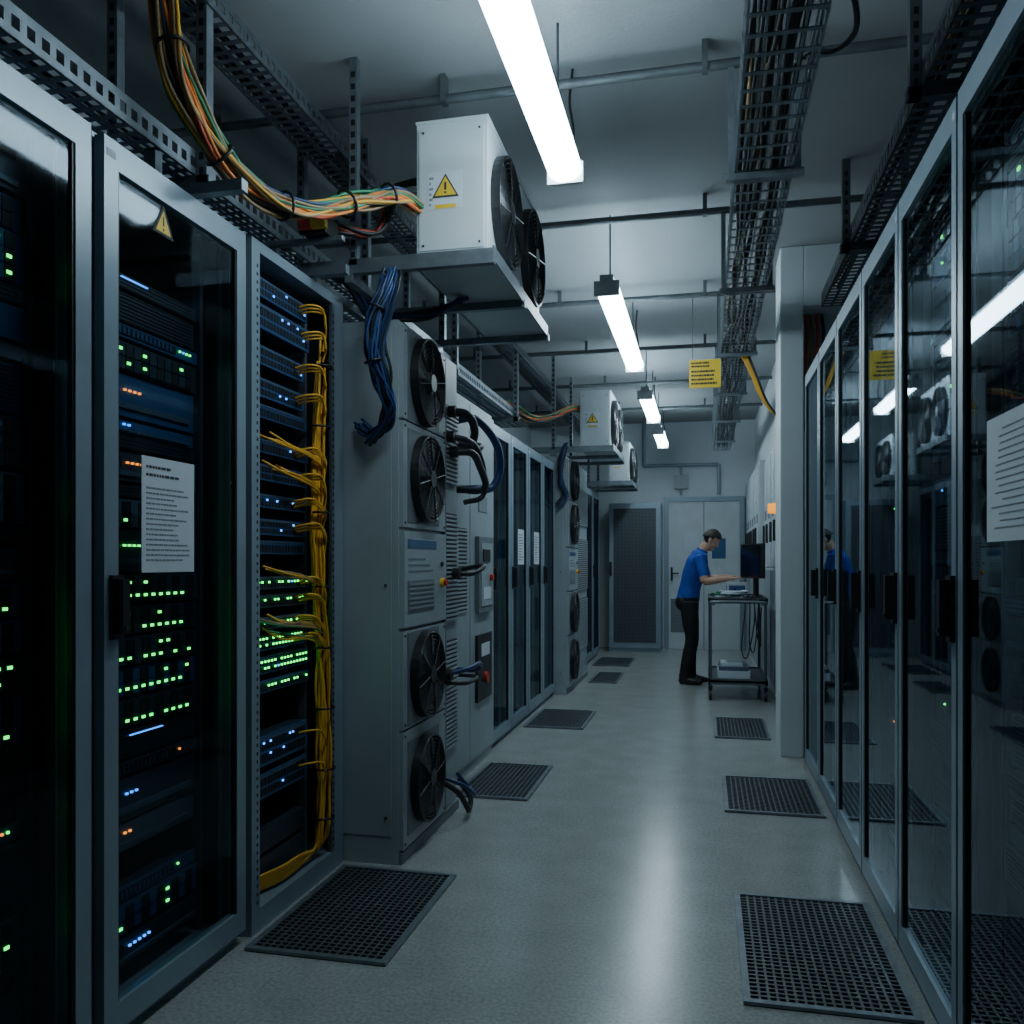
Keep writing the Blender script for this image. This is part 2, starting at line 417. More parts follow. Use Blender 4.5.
# cooling column
def cooling_column(xf, y0, y1, zt):
    mb = MB()
    mb.box(xf-.02, -2.48, y0, y1, 0, zt, 'cream')
    mb.box(xf-.02, xf-.005, y0+.004, y1-.004, .0, .05, 'cream_dark')
    W = min(.60, (y1-y0)*.7); ya, yb = y0+.01, y0+.01+W
    yc = (ya+yb)/2-.03
    ctr = (1.015, 1.435)
    zm = [(1.92, zt-.02), (1.45, 1.91), (.575, 1.0), (.06, .565)]
    for (a, b_) in zm:
        mb.box(xf-.02, xf, ya, yb, a, b_, 'cream')
        zc = (a+b_)/2
        mb.box(xf, xf+.004, yc-.22, yc+.22, zc-.205, zc+.205, 'cream_dark')
        fan(mb, (xf+.004, yc, zc), 1, .20, .04)
        for (sy, sz) in ((ya+.02, a+.02), (yb-.02, a+.02), (ya+.02, b_-.02), (yb-.02, b_-.02)):
            mb.cyl((xf, sy, sz), (xf+.004, sy, sz), .006, 'wire', 8)
    mb.box(xf-.02, xf+.005, ya, yb, ctr[0], ctr[1], 'cream')
    mb.box(xf+.005, xf+.007, ya+.04, yb-.16, 1.36, 1.40, 'bluegear')
    text_block(mb, 'X', (xf+.005, xf+.007), ya+.05, yb-.2, 1.25, 1.33, 3, 'greyink', 3)
    mb.box(xf+.005, xf+.009, ya+.04, yb-.20, 1.08, 1.22, 'cream_dark')
    for i in range(6): mb.box(xf+.009, xf+.012, ya+.05, yb-.21, 1.09+i*.021, 1.10+i*.021, 'greyink')
    mb.cyl((xf+.005, yb-.08, 1.20), (xf+.022, yb-.08, 1.20), .022, 'yellow', 16)
    mb.cyl((xf+.022, yb-.08, 1.20), (xf+.036, yb-.08, 1.20), .017, 'red', 16)
    mb.cyl((xf+.005, yb-.08, 1.29), (xf+.015, yb-.08, 1.29), .012, 'black', 12)
    if y1-yb > .1:
        for (a, b_) in ((1.0, 1.55), (.35, .9), (1.7, 2.1)):
            mb.box(xf-.02, xf-.012, yb+.03, y1-.02, a, b_, 'port')
            n = int((b_-a)/.022)
            for i in range(n): mb.box(xf-.02, xf-.002, yb+.03, y1-.02, a+i*.022, a+i*.022+.011, 'cream')
        mb.box(xf-.02, xf, yb+.005, yb+.02, .06, zt-.02, 'cream_dark')
    mb.box(-2.40, xf-.05, y0-.004, y0, .12, zt-.06, 'cream')
    for zz in (.2, 1.2, zt-.15): mb.cyl((xf-.075, y0-.008, zz), (xf-.075, y0-.003, zz), .006, 'wire', 8)
    return mb.finish('cooling_unit', .0025)
cooling_column(-1.262, 3.445, 4.32, 2.34)
cooling_column(-1.31, 8.27, 9.75, 2.34)

mb = MB()
H1 = [([(-1.26,4.12,2.06),(-1.18,4.18,2.05),(-1.17,4.28,1.98),(-1.22,4.38,1.90),(-1.2,4.5,1.93),(-1.28,4.6,1.95),(-1.395,4.7,1.98)], .022, 'rubber'),
      ([(-1.26,4.15,1.86),(-1.17,4.22,1.86),(-1.16,4.35,1.80),(-1.17,4.5,1.72),(-1.25,4.62,1.70),(-1.395,4.7,1.72)], .02, 'rubber'),
      ([(-1.26,4.1,1.93),(-1.18,4.16,1.92),(-1.17,4.3,1.90),(-1.16,4.42,1.80),(-1.18,4.48,1.66),(-1.26,4.4,1.62)], .015, 'rubber'),
      ([(-1.395,4.62,2.10),(-1.27,4.66,2.11),(-1.19,4.8,2.0),(-1.18,4.88,1.86),(-1.22,4.85,1.74),(-1.3,4.72,1.72),(-1.395,4.72,1.72)], .024, 'bcable'),
      ([(-1.26,4.2,1.24),(-1.18,4.28,1.24),(-1.16,4.42,1.28),(-1.3,4.5,1.26),(-1.395,4.5,1.24)], .013, 'rubber'),
      ([(-1.26,4.05,.74),(-1.17,4.12,.76),(-1.15,4.3,.77),(-1.2,4.4,.72),(-1.395,4.48,.72)], .012, 'bcable'),
      ([(-1.26,4.05,.70),(-1.17,4.12,.69),(-1.16,4.28,.70),(-1.25,4.4,.69),(-1.395,4.48,.68)], .010, 'rubber'),
      ([(-1.26,4.0,.22),(-1.19,4.04,.16),(-1.16,4.1,.07),(-1.17,4.16,.04),(-1.19,4.26,.08),(-1.262,4.28,.16)], .014, 'rubber'),
      ([(-1.26,4.06,.22),(-1.18,4.1,.18),(-1.15,4.2,.11),(-1.2,4.28,.12),(-1.262,4.26,.2)], .010, 'bcable')]
for p, rr, mm in H1:
    mb.tube(catmull(p, 8), rr, mm, 8)
for (y, z) in ((4.12, 2.06), (4.15, 1.86), (4.1, 1.93), (4.2, 1.24), (4.05, .74)):
    mb.cyl((-1.262, y, z), (-1.225, y, z), .03, 'black', 12)
mb.finish('coolant_hose_set')

def electrical(xf, y0, y1, zt):
    mb = MB(); mb.box(xf, -2.45, y0, y1, 0, zt, 'cream')
    ym = y0+(y1-y0)*.52
    for (a, b_) in ((y0+.01, ym-.006), (ym+.006, y1-.01)):
        mb.box(xf, xf+.018, a, b_, .08, zt-.03, 'cream')
    mb.box(xf+.018, xf+.022, y0+.06, ym-.08, 1.0, 1.5, 'port')
    for i in range(22): mb.box(xf+.02, xf+.027, y0+.06, ym-.08, 1.0+i*.023, 1.011+i*.023, 'cream')
    mb.box(xf+.018, xf+.045, ym+.12, y1-.12, .98, 1.46, 'cream_dark')
    mb.box(xf+.045, xf+.05, ym+.16, y1-.16, 1.02, 1.42, 'cream')
    mb.box(xf+.05, xf+.058, ym+.18, y1-.25, 1.30, 1.38, 'port')
    mb.box(xf+.05, xf+.052, ym+.2, y1-.22, 1.06, 1.14, 'paper')
    mb.cyl((xf+.05, y1-.22, 1.2), (xf+.07, y1-.22, 1.2), .022, 'red', 14)
    mb.box(xf+.018, xf+.035, ym+.12, y1-.12, .42, .84, 'black')
    mb.box(xf+.035, xf+.04, ym+.2, y1-.2, .7, .78, 'paper')
    mb.cyl((xf+.035, y1-.3, .56), (xf+.055, y1-.3, .56), .035, 'red', 14)
    mb.box(xf+.018, xf+.022, ym+.2, y1-.2, 1.62, 1.72, 'greyink')
    mb.finish('electrical_cabinet', .003)
electrical(-1.415, 4.345, 5.60, 2.29)

for i in range(4):
    cabinet(1, -1.43, 5.63+i*.645, 5.63+i*.645+.635, 2.27, 40+i, 'glass_left', 5.68+i*.645, stile=.07)
for i in range(3):
    cabinet(1, -1.45, 9.80+i*.72, 9.80+i*.72+.70, 2.25, 60+i, 'glass_left', 9.85+i*.72, stile=.07)
for i, (ya, za) in enumerate(((6.55, 1.40), (7.2, 1.40), )):
    mb = MB(); mb.box(-1.441, -1.437, ya, ya+.22, za-.12, za+.16, 'paper')
    text_block(mb, 'X', (-1.4372, -1.4362), ya+.02, ya+.2, za-.09, za+.13, 10, 'greyink', 5+i)
    mb.finish('paper_notice')

# perforated end cabinet
mb = MB(); x0, x1, yf, zt = -1.36, -.62, 12.36, 2.15
mb.box(x0, x1, yf, yf+.55, 0, zt, 'frame')
mb.box(x0+.01, x1-.01, yf-.03, yf, .06, zt-.01, 'frame')
mb.box(x0+.07, x1-.07, yf-.034, yf-.03, .14, zt-.08, 'port')
n = int((x1-x0-.14)/.02)
for i in range(n+1): mb.box(x0+.07+i*.02, x0+.078+i*.02, yf-.038, yf-.034, .14, zt-.08, 'mesh_door')
n = int((zt-.22)/.02)
for i in range(n): mb.box(x0+.07, x1-.07, yf-.039, yf-.035, .14+i*.02, .148+i*.02, 'mesh_door')
mb.box(x0+.015, x0+.045, yf-.05, yf-.03, 1.1, 1.3, 'black')
mb.finish('perforated_cabinet')

# end-wall door
mb = MB(); yb = 12.998
mb.box(-.60, -.53, yb-.06, yb, 0, 2.27, 'frame'); mb.box(.50, .57, yb-.06, yb, 0, 2.27, 'frame'); mb.box(-.53, .50, yb-.06, yb, 2.2, 2.27, 'frame')
mb.box(-.53, .50, yb-.04, yb, 0, 2.2, 'acwhite')
mb.box(-.02, -.01, yb-.045, yb-.04, 0, 2.2, 'cream_dark')
mb.box(-.50, -.30, yb-.05, yb-.04, .25, .75, 'cream_dark')
for i in range(14): mb.box(-.49, -.31, yb-.056, yb-.05, .27+i*.034, .285+i*.034, 'greyink')
mb.box(-.50, -.47, yb-.10, yb-.04, 1.02, 1.22, 'black')
mb.box(-.50, -.38, yb-.10, yb-.085, 1.12, 1.14, 'black')
mb.box(-.32, -.10, yb-.046, yb-.04, 1.45, 1.75, 'paper')
mb.box(.1, .3, yb-.046, yb-.04, 1.35, 1.65, 'bluegear')
mb.finish('door_1', .003)
mb = MB()
mb.tube([(-.9, 12.97, 2.75), (.2, 12.97, 2.75)], .025, 'frame', 10)
mb.tube([(.2, 12.97, 2.75), (.2, 12.97, 2.3)], .025, 'frame', 10)
mb.tube([(-.35, 12.97, 2.75), (-.35, 12.97, 2.3)], .018, 'frame', 10)
mb.tube([(-.9, 12.97, 2.75), (-.9, 12.97, 3.38)], .025, 'frame', 10)
mb.box(-.45, -.25, 12.93, 12.999, 2.4, 2.6, 'cream')
mb.finish('wall_conduit')

for i in range(5):
    ya = 8.0+i*.98; xf = .66 if i < 2 else .60
    mb = MB(); mb.box(xf, .719, ya, ya+.93, .0, 2.45, 'acwhite')
    mb.box(xf, xf-.012, ya+.03, ya+.45, 1.25, 2.4, 'acwhite'); mb.box(xf, xf-.012, ya+.48, ya+.90, 1.25, 2.4, 'acwhite')
    mb.box(xf, xf-.012, ya+.03, ya+.90, .1, 1.22, 'cream')
    for yy in (ya+.10, ya+.55):
        mb.box(xf-.012, xf-.016, yy, yy+.2, 2.0, 2.2, 'paper'); mb.box(xf-.012, xf-.018, yy+.02, yy+.18, 1.75, 1.85, 'greyink')
        mb.box(xf-.012, xf-.035, yy+.27, yy+.30, 1.5, 1.7, 'black')
    mb.finish('wall_panel', .003)
mb = MB(); mb.cyl((.655, 7.78, 1.77), (.719, 7.78, 1.77), .06, 'black', 20); mb.cyl((.54, 7.78, 1.77), (.655, 7.78, 1.77), .042, 'amber', 20, .055)
mb.finish('beacon_lamp')

# ------------------------------------------------------------ right row
ys = [.33+.67*i for i in range(9)]
for i in range(8):
    cabinet(-1, .62, ys[i]+.004, ys[i+1]-.004, 2.49, 80+i, 'glass_right', ys[i]+.035, depth=.95, stile=.04, recess=.09, style=-.32,
            green=((2.05, 2.1),) if i == 2 else ())
mb = MB(); mb.box(.627, .6295, 1.86, 2.13, 1.345, 1.62, 'paper')
text_block(mb, 'X', (.6262, .6272), 1.89, 2.10, 1.37, 1.60, 15, 'greyink', 8, .22)
mb.finish('paper_notice')

# ------------------------------------------------------------ hanging AC units
def ac_unit(x0, x1, y0, y1, z0, z1):
    mb = MB()
    mb.box(x0, x1, y0, y1, z0, z1, 'acwhite')
    mb.box(x0-.004, x1+.006, y0-.004, y1+.004, z1, z1+.012, 'acwhite')
    mb.box(x0+.012, x1-.012, y0-.006, y0, z0+.02, z1-.02, 'acwhite')
    Hh = z1-z0; w = x1-x0; cx = x0+w*.42
    zc = z0+Hh*.50
    mb.box(cx-.075, cx+.07, y0-.0075, y0-.006, z0+Hh*.34, z0+Hh*.62, 'paper')
    mb.box(cx-.045, cx+.045, y0-.0085, y0-.0075, z0+Hh*.345, z0+Hh*.375, 'yellow')
    text_block(mb, 'Y', (y0-.0085, y0-.0075), cx-.07, cx-.05, z0+Hh*.36, z0+Hh*.6, 6, 'greyink', 2)
    def tri(s, y, m):
        mb.add([(cx-s, y, zc-s*.7), (cx+s, y, zc-s*.7), (cx, y, zc+s*1.0)], [(0, 1, 2)], m)
    tri(.058, y0-.0085, 'ink'); tri(.046, y0-.0092, 'yellow')
    mb.box(cx-.005, cx+.005, y0-.0102, y0-.0094, zc-.010, zc+.022, 'ink')
    mb.box(cx-.005, cx+.005, y0-.0102, y0-.0094, zc-.024, zc-.016, 'ink')
    Rr = min((y1-y0)*.235, Hh*.43)
    for f in (.26, .76):
        fan(mb, (x1, y0+(y1-y0)*f, (z0+z1)/2-.01), 1, Rr, .04)
    for sx_ in (x0+.03, x1-.03):
        for sz in (z0+.04, z1-.04):
            mb.cyl((sx_, y0-.010, sz), (sx_, y0-.005, sz), .005, 'wire', 8)
    mb.box(x0-.01, x1+.03, y0-.02, y1+.05, z0-.03, z0, 'acwhite')
    mb.box(x1+.03, x1+.036, y0-.03, y1+.06, z0-.045, z0+.012, 'galv')
    for yy in (y0-.05, (y0+y1)/2, y1+.05):
        mb.box(x0-.5, x1+.04, yy, yy+.035, z0-.065, z0-.03, 'galv')
        if yy < y0: mb.box(x0-.5, x1+.04, yy, yy+.004, z0-.03, z0-.005, 'galv')
    for xx in (x0-.30, x0-.46):
        mb.box(xx, xx+.035, y0-.05, y1+.08, z0-.10, z0-.065, 'galv')
    for yy in (y0-.05, y1+.05):
        mb.box(x0-.28, x0-.245, yy, yy+.035, z0-.03, H, 'galv')
        zz = z0
        while zz < H-.05: mb.box(x0-.272, x0-.253, yy-.001, yy, zz, zz+.025, 'port'); zz += .05
    mb.finish('air_conditioning_unit', .003)
ac_unit(-1.165, -.865, 3.35, 4.47, 2.565, 3.11)
ac_unit(-1.22, -.92, 8.45, 9.5, 2.46, 3.0)
ac_unit(-1.22, -.96, 11.1, 12.0, 2.36, 2.85)

# ------------------------------------------------------------ lights
def lamp(y0, y1, x=-.56):
    mb = MB(); z = 2.9
    mb.box(x-.04, x+.04, y0, y1, z+.035, z+.075, 'fixture')
    n = 16; vs = []
    for yy in (y0+.02, y1-.02):
        for k in range(n+1):
            a = math.radians(20)-math.radians(220)*k/n
            vs.append((x+.07*math.cos(a), yy, z+.01+.05*math.sin(a)))
    mb.add(vs, [(k, k+1, n+2+k, n+1+k) for k in range(n)]+[tuple(range(n+1)), tuple(range(n+1, 2*n+2))], 'tube')
    for yy in (y0, y1-.02): mb.box(x-.074, x+.074, yy, yy+.02, z-.045, z+.04, 'fixture')
    for yy in (y0+.2, y1-.2): mb.cyl((x, yy, z+.07), (x, yy, H), .005, 'galvdark', 6)
    mb.tube(catmull([(x, y1-.03, z+.06), (x+.02, y1+.08, z+.2), (x, y1+.1, z+.35), (x+.01, y1+.12, H)], 6), .006, 'black', 6)
    mb.finish('fluorescent_light')
lamp(2.0, 3.47); lamp(4.95, 7.02); lamp(8.2, 9.65); lamp(10.5, 11.8)

for yy in (2.0, 3.52, 4.98, 6.5, 8.05, 9.6, 11.2):
    mb = MB(); x1 = 1.64 if yy < 6 else .71
    if yy == 6.5: yy = 6.52
    mb.cyl((-2.64, yy, 3.3), (x1, yy, 3.3), .02, 'pipe', 10)
    xx = -2.2
    while xx < x1:
        mb.box(xx-.012, xx+.012, yy-.025, yy+.025, 3.28, H, 'pipe'); xx += 1.1
    mb.finish('ceiling_pipe')

# ------------------------------------------------------------ cable trays
def slot_tray(x0, x1, y0, y1, z, hgt=.07, m='galv', step=.06, hang=(), cables=0):
    mb = MB()
    for (a, b_) in ((x0, x0+.003), (x1-.003, x1)):
        mb.box(a, b_, y0, y1, z, z+hgt*.3, m); mb.box(a, b_, y0, y1, z+hgt*.7, z+hgt, m)
        y = y0
        while y < y1: mb.box(a, b_, y, y+step*.45, z+hgt*.3, z+hgt*.7, m); y += step
    for (a, b_) in ((x0, x0+.015), (x1-.015, x1)): mb.box(a, b_, y0, y1, z+hgt, z+hgt+.003, m)
    n = max(2, int((x1-x0)/.06)); w = (x1-x0)/n
    for i in range(n+1):
        xx = x0+i*w; mb.box(max(x0, xx-.009), min(x1, xx+.009), y0, y1, z, z+.002, m)
    y = y0
    while y < y1:
        mb.box(x0, x1, y, y+step*.45, z-.0005, z+.0015, m); y += step
    for yy in hang:
        for a in (x0-.042, x1+.002):
            mb.box(a, a+.04, yy, yy+.04, z-.04, H, m)
            zz = z
            while zz < H-.05: mb.box(a+.012, a+.028, yy-.001, yy, zz, zz+.025, 'port'); zz += .05
        mb.box(x0-.05, x1+.05, yy, yy+.04, z-.04, z-.001, m)
    r = random.Random(int(z*100+x0*10))
    for k in range(cables):
        cx = x0+.02+(x1-x0-.04)*r.random(); cz = z+.012+r.random()*.04; pts = []
        y = y0
        while y < y1: pts.append((cx+r.uniform(-.012, .012), y, cz+r.uniform(-.004, .006))); y += .5
        mb.tube(catmull(pts, 3), r.uniform(.006, .011), r.choice(['rubber', 'rubber', 'tcable', 'bcable', 'galvdark']), 5)
    mb.finish('cable_tray')
slot_tray(-1.97, -1.67, -1.5, 8.0, 2.60, .08, 'galv', .05, (1.2, 2.55, 3.95, 5.5, 7.4), 8)
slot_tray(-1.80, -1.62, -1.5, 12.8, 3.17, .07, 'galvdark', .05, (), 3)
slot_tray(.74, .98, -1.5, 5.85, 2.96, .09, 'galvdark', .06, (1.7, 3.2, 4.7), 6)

mb = MB(); xa, xb, z, hh = .12, .34, 2.86, .13
y0_, y1_ = -1.5, 12.2
for (x, zz) in [(xa, z), (xa+.055, z), (xa+.11, z), (xa+.165, z), (xb, z), (xa, z+.065), (xb, z+.065), (xa, z+hh), (xb, z+hh)]:
    mb.box(x-.004, x+.004, y0_, y1_, zz-.004, zz+.004, 'galv')
y = y0_
while y < y1_:
    mb.box(xa, xb, y, y+.02, z-.006, z-.003, 'galv'); mb.box(xa-.005, xa-.002, y, y+.02, z, z+hh, 'galv'); mb.box(xb+.002, xb+.005, y, y+.02, z, z+hh, 'galv'); y += .10
for yy in [.3, 2.0, 3.52, 4.98, 6.52, 8.05, 9.6, 11.2]:
    for x in (xa-.03, xb+.006):
        mb.box(x, x+.024, yy-.012, yy+.012, z-.03, 3.28, 'galv')
    mb.box(xa-.04, xb+.04, yy-.015, yy+.015, z-.035, z-.008, 'galv')
r = random.Random(3)
for k in range(14):
    cx = r.uniform(xa+.02, xb-.02); cz = z+r.uniform(.015, .09); pts = []; y = y0_
    while y <= y1_: pts.append((cx+r.uniform(-.02, .02), y, cz+r.uniform(-.01, .012))); y += .45
    mb.tube(catmull(pts, 3), r.uniform(.006, .012), r.choice(['rubber', 'rubber', 'galvdark', 'rubber', 'tcable']), 5)
mb.finish('wire_mesh_cable_tray')
mb = MB()
mb.tube(catmull([(.27, 2.35, 2.98), (.32, 2.45, 2.99), (.40, 2.55, 2.93), (.44, 2.7, 2.89), (.40, 2.85, 2.92), (.33, 2.95, 2.98), (.26, 3.05, 2.95)], 8), .009, 'rubber', 6)
mb.finish('loose_cable')
mb = MB(); r = random.Random(2)
for k in range(6):
    o = k*.012
    mb.tube(catmull([(.25+o, 6.6, 2.88), (.33+o, 6.6, 2.72-o), (.40+o, 6.62, 2.55-o), (.50+o, 6.66, 2.42-o), (.60, 6.7, 2.38-o), (.715, 6.72, 2.38-o)], 8), .007, 'ycable' if k < 4 else 'black', 6)
mb.finish('drop_cable_bundle')
mb = MB()
for k in range(4):
    x = .675+k*.035
    mb.tube(catmull([(x, 6.15, 3.0), (x+.01, 6.14, 2.85), (x-.005, 6.15, 2.6), (x, 6.15, 2.2)], 6), .011, ('rcable', 'tcable', 'rcable', 'rubber')[k], 8)
mb.finish('riser_cable_set')

mb = MB(); mb.box(-.115, .115, 6.50, 6.506, 2.60, 2.81, 'yellow')
text_block(mb, 'Y', (6.497, 6.4995), -.10, .10, 2.75, 2.80, 2, 'ink', 3); text_block(mb, 'Y', (6.497, 6.4995), -.10, .09, 2.62, 2.74, 4, 'ink', 6)
for x in (-.09, .09): mb.cyl((x, 6.503, 2.81), (x, 6.503, 3.29), .003, 'galvdark', 5)
mb.finish('hanging_sign')

# ------------------------------------------------------------ cable bundles left
def bundle(name, path, n, spread, rad, cols, seed, ties=()):
    mb = MB(); r = random.Random(seed); P = catmull(path, 8)
    for k in range(n):
        a = r.uniform(0, 6.28); q = spread*math.sqrt(r.random()); o = Vector((q*math.cos(a), q*math.sin(a)*.7, q*math.sin(a)))
        ph = r.uniform(0, 6.28)
        pts = [p+o+Vector((math.sin(i*.35+ph), math.cos(i*.3+ph), math.sin(i*.4+ph)))*spread*.22 for i, p in enumerate(P)]
        mb.tube(pts, rad, cols[k % len(cols)], 6)
    for i in ties:
        T = (P[i+1]-P[i-1]); mb.ring(P[i], T, spread*1.15, .006, 'black', 14, 5)
    mb.finish(name)
bundle('coloured_cable_bundle', [(-1.66,2.28,3.38),(-1.61,2.3,3.02),(-1.55,2.31,2.74),(-1.483,2.48,2.56),(-1.394,2.76,2.54),(-1.29,3.04,2.68),(-1.2,3.2,2.755),(-1.17,3.36,2.78)],
       38, .042, .0062, ['gcable', 'ocable', 'tcable', 'rcable', 'gcable', 'ycable', 'tcable', 'gcable', 'ocable', 'bcable'], 4, (12, 22, 30, 38, 46))
bundle('blue_cable_bundle', [(-1.27,3.30,2.50),(-1.27,3.26,2.42),(-1.31,3.24,2.30),(-1.32,3.24,2.15),(-1.29,3.27,2.03),(-1.27,3.31,1.94),(-1.31,3.35,1.87),(-1.38,3.38,1.84),(-1.44,3.40,1.88)],
       16, .030, .0065, ['bcable', 'bcable', 'bcable', 'black'], 8, (14, 26))
bundle('blue_cable_bundle', [(-1.24,3.31,2.50),(-1.22,3.27,2.42),(-1.28,3.26,2.2),(-1.26,3.28,2.05),(-1.29,3.33,1.90),(-1.38,3.38,1.80)], 8, .02, .007, ['bcable', 'black'], 9)
bundle('black_cable_bundle', [(-1.70,3.2,2.74),(-1.55,3.1,2.68),(-1.42,3.15,2.62),(-1.32,3.3,2.66),(-1.25,3.33,2.80),(-1.17,3.5,2.86)], 8, .028, .008, ['rubber', 'rcable', 'rubber'], 12, (15,))
bundle('black_cable_bundle', [(-1.64,3.6,3.15),(-1.5,3.62,2.95),(-1.35,3.6,2.98),(-1.17,3.6,3.0)], 4, .02, .009, ['rubber'], 13)
bundle('black_cable_bundle', [(-1.66,3.75,2.66),(-1.5,3.7,2.45),(-1.35,3.6,2.40),(-1.2,3.7,2.44),(-1.1,3.8,2.52)], 6, .03, .010, ['rubber', 'bcable'], 14)
bundle('coloured_cable_bundle', [(-1.75,7.4,2.72),(-1.6,7.8,2.64),(-1.45,8.1,2.70),(-1.3,8.4,2.82),(-1.22,8.55,2.85)], 10, .04, .008, ['ocable', 'gcable', 'rubber', 'rcable', 'tcable'], 15)
bundle('blue_cable_bundle', [(-1.35,8.38,2.46),(-1.36,8.2,2.3),(-1.37,8.2,2.1),(-1.33,8.22,1.95),(-1.40,8.2,1.85)], 9, .035, .009, ['bcable', 'black'], 16)
mb = MB()
mb.box(-1.50, -1.40, 2.98, 3.1, 2.55, 2.62, 'black'); mb.box(-1.45, -1.39, 2.95, 2.98, 2.56, 2.61, 'yellow'); mb.box(-1.50, -1.45, 2.95, 2.98, 2.56, 2.61, 'red')
mb.box(-1.7, -1.35, 3.02, 3.05, 2.53, 2.55, 'galv')
mb.finish('junction_box', .003)
for yy in (2.35, 3.12):
    mb = MB(); mb.box(-1.70, -1.38, yy, yy+.035, 2.44, 2.475, 'galv'); mb.box(-1.72, -1.68, yy, yy+.035, 2.435, 2.595, 'galv'); mb.finish('support_bracket')

# ------------------------------------------------------------ floor grates
def grate(x0, x1, y0, y1):
    mb = MB(); f = .022
    mb.box(x0, x1, y0, y1, 0, .003, 'pit')
    mb.box(x0, x0+f, y0, y1, .003, .013, 'galv'); mb.box(x1-f, x1, y0, y1, .003, .013, 'galv')
    mb.box(x0+f, x1-f, y0, y0+f, .003, .013, 'galv'); mb.box(x0+f, x1-f, y1-f, y1, .003, .013, 'galv')
    s = .026; n = int((x1-x0-2*f)/s); sx_ = (x1-x0-2*f)/n
    for i in range(1, n): mb.box(x0+f+i*sx_-.004, x0+f+i*sx_+.004, y0+f, y1-f, .003, .010, 'gratemetal')
    n = int((y1-y0-2*f)/s); sy = (y1-y0-2*f)/n
    for i in range(1, n): mb.box(x0+f, x1-f, y0+f+i*sy-.004, y0+f+i*sy+.004, .003, .0105, 'gratemetal')
    mb.finish('floor_grate')
for g in ((.11, .60, 2.58, 3.43), (.10, .60, 4.55, 5.30), (.07, .47, 6.45, 7.28), (-1.50, -1.0, 2.57, 3.37),
          (-1.36, -.94, 4.52, 5.31), (-1.39, -.92, 6.54, 7.35), (-1.22, -.92, 9.1, 9.95), (-1.38, -.92, 10.6, 11.5)):
    grate(*g)

# ------------------------------------------------------------ utility cart
mb = MB(); cx0, cx1, cy0, cy1 = .03, .57, 8.2, 9.22
for (z, t) in ((.93, .03), (.17, .03)):
    mb.box(cx0, cx1, cy0, cy1, z, z+t-.01, 'galvdark')
    for (a, b_, c, d) in ((cx0, cx1, cy0, cy0+.02), (cx0, cx1, cy1-.02, cy1), (cx0, cx0+.02, cy0, cy1), (cx1-.02, cx1, cy0, cy1)):
        mb.box(a, b_, c, d, z-.02, z+t+.005, 'galvdark')
for x in (cx0+.02, cx1-.02):
    for y in (cy0+.02, cy1-.02):
        mb.cyl((x, y, .12), (x, y, .95), .014, 'galvdark', 10)
        mb.cyl((x, y, .10), (x, y, .13), .02, 'black', 10)
        mb.box(x-.02, x-.016, y-.02, y+.03, .05, .11, 'galv'); mb.box(x+.016, x+.02, y-.02, y+.03, .05, .11, 'galv')
        mb.cyl((x-.014, y+.01, .05), (x+.014, y+.01, .05), .05, 'rubber', 20)
mb.tube(catmull([(cx0+.05, cy0, .90), (cx0+.05, cy0-.06, .93), (cx1-.05, cy0-.06, .93), (cx1-.05, cy0, .90)], 6), .011, 'galv', 8)
mb.finish('utility_cart')
mb = MB(); mb.box(.12, .42, 8.35, 8.8, .191, .26, 'paper'); mb.box(.13, .41, 8.37, 8.78, .26, .30, 'server2'); mb.box(.15, .35, 8.4, 8.7, .30, .33, 'paper'); mb.finish('document_box', .003)
mb = MB(); mx_, my_ = .46, 8.72
mb.box(mx_-.08, mx_+.08, my_-.12, my_+.12, .951, .965, 'black')
mb.box(mx_+.02, mx_+.05, my_-.03, my_+.03, .965, 1.2, 'black')
mb.box(mx_-.02, mx_+.02, my_-.22, my_+.22, 1.14, 1.48, 'black'); mb.box(mx_-.022, mx_-.02, my_-.205, my_+.205, 1.155, 1.465, 'screen')
mon = mb.finish('computer_monitor', .004)
piv = Vector((mx_, my_, 0)); 
mon.matrix_world = Matrix.Translation(piv) @ Matrix.Rotation(math.radians(24), 4, 'Z') @ Matrix.Translation(-piv)
mb = MB(); mb.box(.10, .26, 8.45, 8.88, .951, .966, 'paper')
for i in range(5):
    for j in range(14): mb.box(.11+i*.028, .134+i*.028, 8.465+j*.029, 8.49+j*.029, .966, .972, 'acwhite')
mb.finish('keyboard')
mb = MB(); mb.box(.22, .42, 8.98, 9.19, .951, 1.085, 'acwhite'); mb.box(.216, .22, 9.0, 9.17, .98, 1.06, 'bluegear'); mb.box(.24, .40, 8.976, 8.98, .98, 1.06, 'bluegear')
mb.cyl((.30, 8.97, 1.02), (.30, 8.976, 1.02), .015, 'black', 12); mb.finish('test_instrument', .004)
mb = MB(); r = random.Random(4)
for k in range(9):
    pts = [(r.uniform(.06, .40), r.uniform(8.25, 8.42), .968+k*.006+r.uniform(0, .012)) for _ in range(7)]
    mb.tube(catmull(pts, 6), .009, r.choice(['paper', 'rubber', 'paper', 'bcable', 'gcable']), 6)
mb.finish('coiled_cable')
mb = MB()
for k in range(3):
    mb.tube(catmull([(.35+k*.04, 8.3, .975), (.36+k*.04, 8.17, .98), (.36+k*.045, 8.12, .85), (.33+k*.07, 8.13, .5+k*.06), (.38+k*.06, 8.14, .42+k*.05), (.44+k*.03, 8.15, .7), (.45+k*.03, 8.17, .88)], 8), .006, 'rubber', 6)
mb.finish('hanging_power_cord')

